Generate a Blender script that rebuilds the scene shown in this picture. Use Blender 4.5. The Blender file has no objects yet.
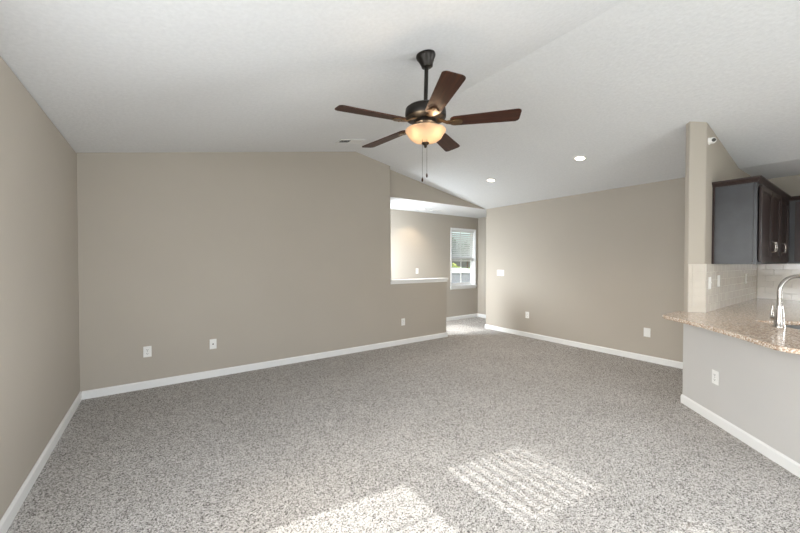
import bpy, bmesh, math, random
from mathutils import Vector, Matrix
random.seed(7)
C = bpy.context.scene.collection
S = bpy.context.scene
PI = math.pi
R = math.radians

# ------------------------------------------------------------------ camera
cam_d = bpy.data.cameras.new('camera'); cam = bpy.data.objects.new('camera', cam_d); C.objects.link(cam)
cam_d.sensor_width = 36.0
cam_d.lens = 340.196 / 800 * 36.0
cam_d.clip_start = 0.05
cam.location = (0, 0, 1.3731)
cam.rotation_euler = (PI / 2 - 0.0151, 0, -0.6132)
S.camera = cam

# ------------------------------------------------------------------ sky, sun, daylight, exposure
S.view_settings.view_transform = 'Standard'
S.view_settings.look = 'None'
S.view_settings.gamma = 1.0
S.view_settings.use_curve_mapping = False
S.view_settings.exposure = 0.06

world = bpy.data.worlds.new('sky'); S.world = world
world.use_nodes = True
wn = world.node_tree.nodes; wl = world.node_tree.links
wn.clear()
wo = wn.new('ShaderNodeOutputWorld'); wb = wn.new('ShaderNodeBackground'); sky = wn.new('ShaderNodeTexSky')
sky.sky_type = 'NISHITA'; sky.sun_disc = False; sky.sun_elevation = R(36); sky.sun_rotation = R(-97)
sky.air_density = 1.0; sky.dust_density = 4.0; sky.ozone_density = 1.0
wb.inputs['Strength'].default_value = 0.65
wl.new(sky.outputs[0], wb.inputs['Color']); wl.new(wb.outputs[0], wo.inputs['Surface'])

sun_d = bpy.data.lights.new('sun', 'SUN'); sun = bpy.data.objects.new('sun', sun_d); C.objects.link(sun)
sun_d.energy = 5.4; sun_d.angle = R(0.53); sun_d.color = (1.0, 0.97, 0.93)
sun_dir = Vector((1.0, -0.13, -1.0085 * math.tan(R(36))))
sun.rotation_euler = sun_dir.to_track_quat('-Z', 'Y').to_euler()
sun.location = (-6, 3, 8)

def daylight(name, loc, aim, w, h, power, col=(0.86, 0.935, 1.0), spread=180):
    d = bpy.data.lights.new(name, 'AREA'); o = bpy.data.objects.new(name, d); C.objects.link(o)
    d.shape = 'RECTANGLE'; d.size = w; d.size_y = h; d.energy = power; d.color = col; d.spread = R(spread)
    o.location = loc
    o.rotation_euler = Vector(aim).to_track_quat('-Z', 'Z').to_euler()
    return o
# area lamps as daylight at left and foyer windows and invented rear and dining openings
for yw in (1.64, 0.68, -0.28):
    daylight('daylight_window', (-0.60, yw, 1.48), (1, 0.05, -0.25), 0.64, 1.3, 6.2, spread=76)      # open sky, low and direct
    daylight('daylight_window', (-0.60, yw, 1.48), (1, 0.30, -0.20), 0.64, 1.3, 17.5, (0.95, 0.97, 1.0))  # diffused by the blinds
daylight('added_fill_rear', (1.45, -2.40, 1.15), (-0.06, 1, -0.02), 2.8, 2.0, 64, (0.91, 0.955, 1.0), spread=140)  # room fill from behind the camera; the rear door is invented
daylight('added_fill_right', (6.38, -1.75, 1.45), (-1, 0.14, -0.22), 1.3, 1.2, 132, (0.91, 0.955, 1.0), spread=95)  # fill added for the dark left wall; no known window there
daylight('daylight_foyer', (3.08, 5.25, 1.5), (1, 0, -0.06), 0.7, 0.5, 42)
daylight('daylight_foyer', (3.08, 5.25, 1.5), (1, -0.12, -0.45), 0.7, 0.5, 16, spread=90)  # extra lamp added to whiten the sun patch on the hall floor

# ------------------------------------------------------------------ materials
def nodes(name):
    m = bpy.data.materials.new(name); m.use_nodes = True
    nt = m.node_tree
    return m, nt, nt.nodes['Principled BSDF']

def objcoord(nt):
    t = nt.nodes.new('ShaderNodeTexCoord')
    return t.outputs['Object']

def noise(nt, vec, scale, detail=2.0, rough=0.5):
    n = nt.nodes.new('ShaderNodeTexNoise'); n.inputs['Scale'].default_value = scale
    n.inputs['Detail'].default_value = detail; n.inputs['Roughness'].default_value = rough
    nt.links.new(vec, n.inputs['Vector'])
    return n

def ramp(nt, fac, stops):
    r = nt.nodes.new('ShaderNodeValToRGB')
    e = r.color_ramp.elements
    while len(e) < len(stops): e.new(0.5)
    for i, (p, c) in enumerate(stops):
        e[i].position = p; e[i].color = (*c, 1)
    nt.links.new(fac, r.inputs[0])
    return r

def bump(nt, height, bsdf, strength, dist):
    b = nt.nodes.new('ShaderNodeBump'); b.inputs['Strength'].default_value = strength
    b.inputs['Distance'].default_value = dist
    nt.links.new(height, b.inputs['Height']); nt.links.new(b.outputs[0], bsdf.inputs['Normal'])
    return b

def plain(name, col, rough=0.5, metal=0.0, var=0.06, scale=6.0, spec=0.5, bstr=0.0, bscale=60, bdist=0.001):
    m, nt, b = nodes(name)
    v = objcoord(nt); n = noise(nt, v, scale, 3)
    lo = tuple(c * (1 - var) for c in col); hi = tuple(min(1, c * (1 + var)) for c in col)
    r = ramp(nt, n.outputs['Fac'], [(0.3, lo), (0.7, hi)])
    nt.links.new(r.outputs[0], b.inputs['Base Color'])
    b.inputs['Roughness'].default_value = rough; b.inputs['Metallic'].default_value = metal
    b.inputs['Specular IOR Level'].default_value = spec
    if bstr:
        n2 = noise(nt, v, bscale, 3); bump(nt, n2.outputs['Fac'], b, bstr, bdist)
    return m

M = {}
M['wall'] = plain('greige_wall_paint', (0.435, 0.392, 0.335), 0.85, var=0.015, scale=1.5, spec=0.2, bstr=0.25, bscale=120, bdist=0.002)
M['pony'] = plain('bar_wall_paint_daylit', (0.535, 0.52, 0.50), 0.85, var=0.015, scale=1.5, spec=0.2, bstr=0.25, bscale=120, bdist=0.002)  # wall paint made paler and greyer, daylight put into the colour
M['ceiling'] = plain('white_ceiling_texture', (0.755, 0.76, 0.765), 0.92, var=0.03, scale=45, spec=0.15, bstr=0.42, bscale=38, bdist=0.006)
M['trim'] = plain('white_trim_paint', (0.78, 0.775, 0.76), 0.42, var=0.01)
M['plastic'] = plain('white_plate_plastic', (0.80, 0.79, 0.76), 0.35, var=0.01)
M['slot'] = plain('dark_socket_slot', (0.03, 0.028, 0.026), 0.6)
M['vinyl'] = plain('white_window_vinyl', (0.88, 0.88, 0.88), 0.35, var=0.01)
M['slat'] = plain('white_blind_slat', (0.80, 0.80, 0.79), 0.5, var=0.01)
M['bronze'] = plain('oil_rubbed_bronze', (0.022, 0.018, 0.015), 0.38, metal=0.6, var=0.2)
M['iron'] = plain('antique_bronze_bracket', (0.12, 0.075, 0.04), 0.35, metal=0.8, var=0.2)
M['steel'] = plain('brushed_nickel', (0.36, 0.335, 0.31), 0.27, metal=1.0, var=0.03)
M['sink'] = plain('stainless_sink', (0.42, 0.42, 0.42), 0.32, metal=1.0, var=0.03)
M['grout'] = plain('tile_grout', (0.60, 0.56, 0.50), 0.85)
M['chain'] = plain('dark_bronze_chain', (0.10, 0.075, 0.05), 0.4, metal=0.9)
M['grille'] = plain('grey_vent_cavity', (0.035, 0.035, 0.035), 0.8)
M['cabinet_side'] = plain('espresso_cabinet_side', (0.024, 0.024, 0.027), 0.40, var=0.25, scale=9, spec=0.5, bstr=0.12, bscale=14, bdist=0.004)
M['fitting_dark'] = plain('dark_fitting_centre', (0.05, 0.045, 0.04), 0.4)

def carpet():
    m, nt, b = nodes('grey_speckled_carpet')
    v = objcoord(nt)
    def cells(scale, stops):
        vo = nt.nodes.new('ShaderNodeTexVoronoi'); vo.inputs['Scale'].default_value = scale
        nt.links.new(v, vo.inputs['Vector'])
        sp = nt.nodes.new('ShaderNodeSeparateColor'); nt.links.new(vo.outputs['Color'], sp.inputs[0])
        return ramp(nt, sp.outputs[0], stops), vo
    def mult(a, b_, f=1.0):
        mm = nt.nodes.new('ShaderNodeMix'); mm.data_type = 'RGBA'; mm.blend_type = 'MULTIPLY'; mm.inputs[0].default_value = f
        nt.links.new(a, mm.inputs[6]); nt.links.new(b_, mm.inputs[7]); return mm.outputs[2]
    # yarn tufts: pale, mid and charcoal ends, with a coarser heather mix on top
    fine, vo = cells(205, [(0.0, (0.05, 0.045, 0.04)), (0.17, (0.26, 0.243, 0.228)), (0.38, (0.57, 0.55, 0.53)), (1.0, (0.82, 0.80, 0.775))])
    coarse, _ = cells(95, [(0.0, (0.72, 0.71, 0.70)), (0.4, (0.96, 0.955, 0.95)), (1.0, (1, 1, 1))])
    gap_shade = ramp(nt, vo.outputs['Distance'], [(0.35, (1, 1, 1)), (0.75, (0.65, 0.64, 0.63))])  # darker between tufts: shade put into the colour
    n3 = noise(nt, v, 2.2, 4, 0.6)
    r3 = ramp(nt, n3.outputs['Fac'], [(0.3, (0.90, 0.895, 0.89)), (0.7, (1.0, 1.0, 1.0))])
    c = mult(mult(mult(fine.outputs[0], coarse.outputs[0]), gap_shade.outputs[0]), r3.outputs[0])
    nt.links.new(c, b.inputs['Base Color'])
    b.inputs['Roughness'].default_value = 1.0; b.inputs['Specular IOR Level'].default_value = 0.05
    inv = nt.nodes.new('ShaderNodeMath'); inv.operation = 'SUBTRACT'; inv.inputs[0].default_value = 1.0
    nt.links.new(vo.outputs['Distance'], inv.inputs[1])
    bump(nt, inv.outputs[0], b, 0.25, 0.006)
    return m
M['carpet'] = carpet()

def granite():
    m, nt, b = nodes('speckled_beige_granite')
    v = objcoord(nt)
    n1 = noise(nt, v, 85, 6, 0.75)
    r = ramp(nt, n1.outputs['Fac'], [(0.30, (0.05, 0.035, 0.03)), (0.39, (0.26, 0.155, 0.10)), (0.47, (0.44, 0.31, 0.215)), (0.54, (0.60, 0.51, 0.42)), (0.63, (0.86, 0.83, 0.78))])
    vo = nt.nodes.new('ShaderNodeTexVoronoi'); vo.inputs['Scale'].default_value = 75
    nt.links.new(v, vo.inputs['Vector'])
    r2 = ramp(nt, vo.outputs['Distance'], [(0.10, (0.10, 0.08, 0.07)), (0.20, (1, 1, 1))])
    n4 = noise(nt, v, 12, 3)
    r4 = ramp(nt, n4.outputs['Fac'], [(0.48, (0, 0, 0)), (0.62, (0.9, 0.9, 0.9))])
    mm = nt.nodes.new('ShaderNodeMix'); mm.data_type = 'RGBA'; mm.blend_type = 'MULTIPLY'
    nt.links.new(r4.outputs[0], mm.inputs[0])
    nt.links.new(r.outputs[0], mm.inputs[6]); nt.links.new(r2.outputs[0], mm.inputs[7])
    nt.links.new(mm.outputs[2], b.inputs['Base Color'])
    b.inputs['Roughness'].default_value = 0.14; b.inputs['Specular IOR Level'].default_value = 0.5
    return m
M['granite'] = granite()

def wood(name, dark, light, rough, ax):
    m, nt, b = nodes(name)
    v = objcoord(nt)
    mp = nt.nodes.new('ShaderNodeMapping'); sc = [26, 26, 26]; sc[ax] = 1.6
    mp.inputs['Scale'].default_value = sc
    nt.links.new(v, mp.inputs['Vector'])
    n = noise(nt, mp.outputs[0], 2.2, 6, 0.65)
    r = ramp(nt, n.outputs['Fac'], [(0.32, dark), (0.68, light)])
    nt.links.new(r.outputs[0], b.inputs['Base Color'])
    b.inputs['Roughness'].default_value = rough; b.inputs['Specular IOR Level'].default_value = 0.28
    bump(nt, n.outputs['Fac'], b, 0.15, 0.002)
    return m
M['blade'] = wood('dark_walnut_blade', (0.018, 0.006, 0.0035), (0.066, 0.021, 0.010), 0.5, 0)
M['cabinet'] = wood('espresso_cabinet_wood', (0.013, 0.007, 0.006), (0.036, 0.018, 0.015), 0.33, 2)
M['crown'] = wood('espresso_crown_wood', (0.016, 0.010, 0.009), (0.048, 0.031, 0.027), 0.30, 0)

def tile():
    m, nt, b = nodes('glossy_cream_tile')
    v = objcoord(nt); n = noise(nt, v, 4.5, 2)
    r = ramp(nt, n.outputs['Fac'], [(0.3, (0.545, 0.495, 0.43)), (0.7, (0.62, 0.575, 0.51))])
    nt.links.new(r.outputs[0], b.inputs['Base Color'])
    b.inputs['Roughness'].default_value = 0.12
    n2 = noise(nt, v, 22, 2); bump(nt, n2.outputs['Fac'], b, 0.15, 0.004)
    return m
M['tile'] = tile()

def glass():
    m, nt, b = nodes('clear_window_glass')
    nt.nodes.remove(b)
    out = nt.nodes['Material Output']
    t = nt.nodes.new('ShaderNodeBsdfTransparent'); t.inputs[0].default_value = (0.93, 0.95, 0.95, 1)
    g = nt.nodes.new('ShaderNodeBsdfGlossy'); g.inputs['Roughness'].default_value = 0.02
    mx = nt.nodes.new('ShaderNodeMixShader')
    mx.inputs[0].default_value = 0.05
    nt.links.new(t.outputs[0], mx.inputs[1]); nt.links.new(g.outputs[0], mx.inputs[2])
    nt.links.new(mx.outputs[0], out.inputs['Surface'])
    return m
M['glass'] = glass()

def bowl_glass():
    m, nt, b = nodes('frosted_cream_glass')
    v = objcoord(nt); n = noise(nt, v, 9, 3)
    r = ramp(nt, n.outputs['Fac'], [(0.35, (0.74, 0.62, 0.50)), (0.65, (0.82, 0.71, 0.59))])
    out = nt.nodes['Material Output']
    tr = nt.nodes.new('ShaderNodeBsdfTranslucent'); nt.links.new(r.outputs[0], tr.inputs[0])
    df = nt.nodes.new('ShaderNodeBsdfDiffuse'); nt.links.new(r.outputs[0], df.inputs[0])
    mx = nt.nodes.new('ShaderNodeMixShader'); mx.inputs[0].default_value = 0.15
    nt.links.new(tr.outputs[0], mx.inputs[1]); nt.links.new(df.outputs[0], mx.inputs[2])
    gl = nt.nodes.new('ShaderNodeBsdfGlossy'); gl.inputs['Roughness'].default_value = 0.25
    m2 = nt.nodes.new('ShaderNodeMixShader'); m2.inputs[0].default_value = 0.06
    nt.links.new(mx.outputs[0], m2.inputs[1]); nt.links.new(gl.outputs[0], m2.inputs[2])
    nt.links.new(m2.outputs[0], out.inputs['Surface'])
    return m
M['bowl'] = bowl_glass()

def glow(name, col, strength):
    m, nt, b = nodes(name)
    b.inputs['Base Color'].default_value = (*col, 1)
    b.inputs['Emission Color'].default_value = (*col, 1); b.inputs['Emission Strength'].default_value = strength
    return m
M['bulb'] = glow('lit_warm_bulb', (1.0, 0.78, 0.5), 6)
M['lens'] = glow('lit_downlight_lens', (1.0, 0.86, 0.70), 6)

M['grass'] = plain('lawn_grass', (0.10, 0.15, 0.04), 0.95, var=0.4, scale=3, bstr=0.5, bscale=40, bdist=0.03)
M['leaf'] = plain('tree_leaves', (0.10, 0.16, 0.04), 0.8, var=0.4, scale=1.2)
M['leaf_light'] = plain('shrub_leaves', (0.22, 0.27, 0.06), 0.8, var=0.35, scale=1.5)
M['bark'] = plain('tree_bark', (0.07, 0.05, 0.035), 0.9, var=0.3)
M['shed_wall'] = plain('grey_shed_boards', (0.13, 0.145, 0.17), 0.8, var=0.1)
M['shed_roof'] = plain('pale_shed_roof', (0.42, 0.45, 0.50), 0.6, var=0.05)

# ------------------------------------------------------------------ mesh helpers
def link_mesh(name, bm, mat, parent=None, smooth=False, loc=None, rz=None):
    bmesh.ops.recalc_face_normals(bm, faces=bm.faces)
    me = bpy.data.meshes.new(name); bm.to_mesh(me); bm.free()
    if smooth:
        for p in me.polygons: p.use_smooth = True
        try: me.set_sharp_from_angle(angle=R(38))
        except Exception: pass
    for m in (mat if isinstance(mat, (list, tuple)) else [mat]):
        me.materials.append(m)
    o = bpy.data.objects.new(name, me); C.objects.link(o)
    if parent: o.parent = parent
    if loc is not None: o.location = loc
    if rz is not None: o.rotation_euler = (0, 0, rz)
    return o

def struct(o):
    o['kind'] = 'structure'; return o

def tag(o, label, cat, group=None):
    o['label'] = label; o['category'] = cat
    if group: o['group'] = group
    return o

def empty(name, loc=(0, 0, 0), rz=0.0):
    o = bpy.data.objects.new(name, None); o.empty_display_size = 0.1; C.objects.link(o)
    o.location = loc; o.rotation_euler = (0, 0, rz)
    return o

def copy_tree(o, parent=None):
    c = o.copy(); C.objects.link(c); c.parent = parent
    for ch in list(o.children): copy_tree(ch, c)
    return c

def box(bm, x0, x1, y0, y1, z0, z1, bev=0.0, mi=0):
    vs = [bm.verts.new((x, y, z)) for x in (x0, x1) for y in (y0, y1) for z in (z0, z1)]
    idx = [(0, 1, 3, 2), (4, 6, 7, 5), (0, 4, 5, 1), (2, 3, 7, 6), (0, 2, 6, 4), (1, 5, 7, 3)]
    fs = [bm.faces.new([vs[i] for i in f]) for f in idx]
    for f in fs: f.material_index = mi
    if bev:
        es = list({e for f in fs for e in f.edges})
        r = bmesh.ops.bevel(bm, geom=es, offset=bev, segments=2, affect='EDGES', profile=0.5)
        for f in r['faces']: f.material_index = mi
    return vs

def prism(bm, pts, z0, z1):
    """plan polygon; z0 / z1 are numbers or functions of (x, y)"""
    g = lambda z, p: z(*p) if callable(z) else z
    lo = [bm.verts.new((p[0], p[1], g(z0, p))) for p in pts]
    hi = [bm.verts.new((p[0], p[1], g(z1, p))) for p in pts]
    n = len(pts)
    bm.faces.new(lo[::-1]); bm.faces.new(hi)
    for i in range(n): bm.faces.new((lo[i], lo[(i + 1) % n], hi[(i + 1) % n], hi[i]))
    return lo, hi

def sheet(bm, pts, y0, y1):
    """polygon in X-Z extruded along Y"""
    a = [bm.verts.new((p[0], y0, p[1])) for p in pts]
    b = [bm.verts.new((p[0], y1, p[1])) for p in pts]
    n = len(pts)
    bm.faces.new(a); bm.faces.new(b[::-1])
    for i in range(n): bm.faces.new((a[i], b[i], b[(i + 1) % n], a[(i + 1) % n]))
    return a, b

def lathe(bm, prof, n=32, c=(0, 0, 0), close=True):
    rings = []
    for (r, z) in prof:
        if r < 1e-6: rings.append([bm.verts.new((c[0], c[1], c[2] + z))])
        else: rings.append([bm.verts.new((c[0] + r * math.cos(2 * PI * k / n), c[1] + r * math.sin(2 * PI * k / n), c[2] + z)) for k in range(n)])
    for a, b in zip(rings, rings[1:]):
        for k in range(n):
            k2 = (k + 1) % n
            if len(a) == 1 and len(b) == 1: continue
            if len(a) == 1: bm.faces.new((a[0], b[k], b[k2]))
            elif len(b) == 1: bm.faces.new((a[k], a[k2], b[0]))
            else: bm.faces.new((a[k], a[k2], b[k2], b[k]))

def tube(bm, pts, rad, n=12, cap=True):
    pts = [Vector(p) for p in pts]
    rads = rad if isinstance(rad, (list, tuple)) else [rad] * len(pts)
    rings = []; up = None
    for i, p in enumerate(pts):
        t = (pts[min(i + 1, len(pts) - 1)] - pts[max(i - 1, 0)]).normalized()
        if up is None:
            up = Vector((0, 0, 1)) if abs(t.z) < 0.9 else Vector((1, 0, 0))
        s = t.cross(up).normalized(); up = s.cross(t).normalized()
        rings.append([bm.verts.new(p + rads[i] * (math.cos(2 * PI * k / n) * s + math.sin(2 * PI * k / n) * up)) for k in range(n)])
    for a, b in zip(rings, rings[1:]):
        for k in range(n): bm.faces.new((a[k], a[(k + 1) % n], b[(k + 1) % n], b[k]))
    if cap:
        bm.faces.new(rings[0][::-1]); bm.faces.new(rings[-1])

def bevel_vertical(bm, pts, off):
    es = [e for e in bm.edges if abs(e.verts[0].co.x - e.verts[1].co.x) < 1e-5 and abs(e.verts[0].co.y - e.verts[1].co.y) < 1e-5
          and any(abs(e.verts[0].co.x - p[0]) < 1e-4 and abs(e.verts[0].co.y - p[1]) < 1e-4 for p in pts)]
    bmesh.ops.bevel(bm, geom=es, offset=off, segments=4, affect='EDGES', profile=0.5)

def holed_wall(name, fixed, t, u0, u1, h, holes, axis):
    """wall plane at `fixed`, thickness t (signed), spanning u0..u1; axis 'x' = constant x"""
    us = sorted({u0, u1, *[a for q in holes for a in q[:2]]}); zs = sorted({0, h, *[a for q in holes for a in q[2:]]})
    solid = {}
    for i in range(len(us) - 1):
        for j in range(len(zs) - 1):
            uc, zc = (us[i] + us[i + 1]) / 2, (zs[j] + zs[j + 1]) / 2
            solid[i, j] = not any(a < uc < b and c < zc < d for a, b, c, d in holes)
    bm = bmesh.new(); cache = {}
    def V(u, w, z):
        k = (u, w, z)
        if k not in cache:
            cache[k] = bm.verts.new((w, u, z) if axis == 'x' else (u, w, z))
        return cache[k]
    a, b = fixed, fixed + t
    for (i, j), s in solid.items():
        if not s: continue
        p, q, r, w = us[i], us[i + 1], zs[j], zs[j + 1]
        for f in (a, b): bm.faces.new((V(p, f, r), V(q, f, r), V(q, f, w), V(p, f, w)))
        if not solid.get((i - 1, j)): bm.faces.new((V(p, a, r), V(p, b, r), V(p, b, w), V(p, a, w)))
        if not solid.get((i + 1, j)): bm.faces.new((V(q, a, r), V(q, b, r), V(q, b, w), V(q, a, w)))
        if not solid.get((i, j - 1)): bm.faces.new((V(p, a, r), V(p, b, r), V(q, b, r), V(q, a, r)))
        if not solid.get((i, j + 1)): bm.faces.new((V(p, a, w), V(p, b, w), V(q, b, w), V(q, a, w)))
    return struct(link_mesh(name, bm, M['wall']))

# ------------------------------------------------------------------ room dimensions
XL, XR, XRD = -0.6645, 5.4527, 2.4063
YB, YG, YREAR = 4.5695, 4.691, -2.60
E, ZR = 2.44, 3.0158
XH, YH, XHL = 6.4291, 5.7873, 3.0
XE, XO = 4.2557, 3.0283           # half-wall end, opening start
XK = 6.45                         # kitchen right wall
YK = 0.968                        # kitchen partition face
def cz(x):
    if x <= XRD: return E + (ZR - E) * (x - XL) / (XRD - XL)
    if x >= XR: return E
    return E + (ZR - E) * (XR - x) / (XR - XRD)
UP = 0.0

# ------------------------------------------------------------------ structure
bm = bmesh.new(); box(bm, XL - 0.12, XK + 0.12, YREAR - 0.12, YH + 0.12, -0.10, 0.0)
struct(link_mesh('floor', bm, M['carpet']))

bm = bmesh.new()
sheet(bm, [(XL - 0.12, E - 0.0226), (XRD, ZR), (XR, E), (XR + 0.001, E + 0.12), (XRD, ZR + 0.12), (XL - 0.12, E + 0.1)], YREAR - 0.12, YG + 0.02)
struct(link_mesh('ceiling', bm, M['ceiling']))
bm = bmesh.new(); box(bm, XR, XK + 0.12, YREAR - 0.12, 1.10, E, E + 0.12)
struct(link_mesh('ceiling_kitchen', bm, M['ceiling']))
bm = bmesh.new(); box(bm, XHL - 0.12, XH + 0.12, YG + 0.02, YH + 0.12, E, E + 0.10)
struct(link_mesh('ceiling_hall', bm, M['ceiling']))

WA, WB_, WC = (1.285, 1.995), (0.325, 1.035), (-0.635, 0.075)
WZ, WZT = (0.78, 2.245), (0.78, 2.32)
holed_wall('wall_left', XL, -0.12, YREAR - 0.12, YB + 0.12, E - 0.01, [(*WC, *WZT), (*WB_, *WZT), (*WA, *WZ)], 'x')

bm = bmesh.new()
a, b = sheet(bm, [(XL, 0), (XE, 0), (XE, 1.003), (XO, 1.003), (XO, cz(XO)), (XRD, ZR), (XL, E)], YB, YG)
bevel_vertical(bm, [(XO, YB), (XE, YB), (XE, YG)], 0.014)
struct(link_mesh('wall_back', bm, M['wall'], smooth=True))
# gable infill above the opening, flush with the rear of the back wall
bm = bmesh.new(); sheet(bm, [(XO - 0.2, E), (XR, E), (XO - 0.2, cz(XO - 0.2))], YG, YG + 0.02)
struct(link_mesh('wall_gable', bm, M['wall']))
# right wall, with its return that closes the hall recess
bm = bmesh.new()
prism(bm, [(XR, 1.10), (XR, YG), (XH, YG), (XH, YG - 0.12), (XR + 0.12, YG - 0.12), (XR + 0.12, 1.10)], 0, E)
bevel_vertical(bm, [(XR, YG)], 0.016)
struct(link_mesh('wall_right', bm, M['wall'], smooth=True))
# hall
HW = (5.535, 6.325, 0.79, 2.125)
holed_wall('wall_hall_far', YH, 0.12, XHL - 0.12, XH + 0.12, E, [HW], 'y')
bm = bmesh.new(); box(bm, XH, XH + 0.12, YG - 0.12, YH, 0, E); struct(link_mesh('wall_hall_right', bm, M['wall']))
FW = (4.84, 5.66, 1.20, 1.83)
holed_wall('wall_hall_left', XHL, -0.12, YG, YH, E, [FW], 'x')

# kitchen partition (full height) with its 45 degree return, and the angled half-height bar wall
s2 = math.sqrt(0.5)
P0, P1, P2 = (4.140, 1.108), (4.100, 1.068), (4.1995, YK)
bm = bmesh.new()
prism(bm, [P0, P1, P2, (XR, YK), (XK, YK), (XK, 1.108), (XR, 1.108)], 0, lambda x, y: cz(x))
bevel_vertical(bm, [P1, P2], 0.010)
struct(link_mesh('wall_kitchen', bm, M['wall'], smooth=True))
BX = 3.172  # where the bar wall turns parallel to the side wall
K1 = (BX, BX - 3.032)
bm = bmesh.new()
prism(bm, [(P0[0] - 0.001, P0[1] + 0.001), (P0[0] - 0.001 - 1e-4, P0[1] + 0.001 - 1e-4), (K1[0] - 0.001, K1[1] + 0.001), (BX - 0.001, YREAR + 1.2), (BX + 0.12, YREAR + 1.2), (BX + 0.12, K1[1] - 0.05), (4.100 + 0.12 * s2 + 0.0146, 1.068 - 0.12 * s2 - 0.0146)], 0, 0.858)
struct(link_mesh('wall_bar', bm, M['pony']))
DW = (-2.40, -1.10, 0.85, 2.05)
holed_wall('wall_kitchen_right', XK, 0.12, YREAR, 1.108, E, [DW], 'x')
PD = (0.0, 2.9, 0.02, 2.12)
holed_wall('wall_rear', YREAR, -0.12, XL - 0.12, XK + 0.12, E, [PD], 'y')
bm = bmesh.new(); sheet(bm, [(XL - 0.12, E), (XR, E), (XRD, ZR)], YREAR - 0.12, YREAR); struct(link_mesh('wall_rear_gable', bm, M['wall']))

# half-wall cap
bm = bmesh.new()
box(bm, XO - 0.0, XE + 0.022, YB - 0.022, YG + 0.022, 1.043, 1.070, 0.006)
box(bm, XO - 0.0, XE + 0.010, YB - 0.011, YG + 0.011, 1.003, 1.043, 0.003)
struct(link_mesh('trim_1', bm, M['trim']))

# baseboards: profile swept along plan paths (wall face on the left of travel)
def baseboard(name, pts, h=0.082, t=0.014):
    pts = [Vector((*p, 0)) for p in pts]
    prof = [(0, 0), (t, 0), (t, h - 0.014), (t * 0.55, h - 0.004), (t * 0.3, h), (0, h)]
    bm = bmesh.new(); rings = []
    for i, p in enumerate(pts):
        ds = []
        if i > 0: ds.append((p - pts[i - 1]).normalized())
        if i < len(pts) - 1: ds.append((pts[i + 1] - p).normalized())
        ns = [Vector((d.y, -d.x, 0)) for d in ds]
        m = sum(ns, Vector()).normalized()
        m = m / max(0.2, m.dot(ns[0]))
        rings.append([bm.verts.new((p.x + m.x * a, p.y + m.y * a, z)) for a, z in prof])
    for a, b in zip(rings, rings[1:]):
        for k in range(len(prof)): bm.faces.new((a[k], a[(k + 1) % len(prof)], b[(k + 1) % len(prof)], b[k]))
    bm.faces.new(rings[0]); bm.faces.new(rings[-1][::-1])
    return struct(link_mesh(name, bm, M['trim']))
baseboard('baseboard_left', [(XL, YREAR + 0.05), (XL, YB)])
baseboard('baseboard_back', [(XL + 0.014, YB), (XE, YB), (XE, YG)])
baseboard('baseboard_right', [(XR + 0.5, YG), (XR, YG), (XR, 1.108)])
baseboard('baseboard_hall', [(XHL, YH), (XH, YH), (XH, YG)])
baseboard('baseboard_bar', [(4.5, 1.108), P0, K1, (BX, YREAR + 1.2)])

# ------------------------------------------------------------------ windows (local: x across, -y into the room, z up from floor)
def window(name, loc, rz, w, z0, z1, muntin=True, casing=True, meet=0.5, double=True):
    root = struct(empty(name, loc, rz)); h = w / 2
    bm = bmesh.new()
    jt = 0.014
    box(bm, -h, -h + jt, 0.0, 0.118, z0, z1); box(bm, h - jt, h, 0.0, 0.118, z0, z1)
    box(bm, -h + jt, h - jt, 0.0, 0.118, z1 - jt, z1); box(bm, -h + jt, h - jt, 0.0, 0.118, z0, z0 + jt)
    if casing:
        cw = 0.03
        box(bm, -h - cw, -h, -0.012, 0, z0 - 0.005, z1 + cw); box(bm, h, h + cw, -0.012, 0, z0 - 0.005, z1 + cw)
        box(bm, -h, h, -0.012, 0, z1, z1 + cw)
    link_mesh('window_frame', bm, M['vinyl'], root)
    bm = bmesh.new(); box(bm, -h - 0.045, h + 0.045, -0.030, 0.0, z0 - 0.035, z0 - 0.005, 0.004)
    box(bm, -h - 0.03, h + 0.03, -0.012, 0.0, z0 - 0.075, z0 - 0.035, 0.003)
    if casing: link_mesh('sill', bm, M['trim'], root)
    else: bm.free()
    a, b = z0 + jt, z1 - jt
    mid = a + (b - a) * meet
    sw = 0.040
    def sash(y0, y1, lo, hi, nm, top, bot):
        bm = bmesh.new()
        box(bm, -h + jt, -h + jt + sw, y0, y1, lo, hi); box(bm, h - jt - sw, h - jt, y0, y1, lo, hi)
        box(bm, -h + jt + sw, h - jt - sw, y0, y1, lo, lo + bot); box(bm, -h + jt + sw, h - jt - sw, y0, y1, hi - top, hi)
        if muntin: box(bm, -0.009, 0.009, y0 + 0.006, y1 - 0.006, lo + bot, hi - top)
        s = link_mesh(nm, bm, M['vinyl'], root)
        bm = bmesh.new(); ym = (y0 + y1) / 2
        box(bm, -h + jt + sw - 0.004, h - jt - sw + 0.004, ym - 0.002, ym + 0.002, lo + bot - 0.004, hi - top + 0.004)
        link_mesh('pane', bm, M['glass'], s)
    if double:
        sash(0.072, 0.092, a, mid + 0.02, 'lower_sash', 0.045, 0.055)
        sash(0.094, 0.114, mid - 0.02, b, 'upper_sash', 0.045, 0.045)
    else:
        sash(0.075, 0.100, a, b, 'sash', 0.03, 0.03)
    return root

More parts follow.
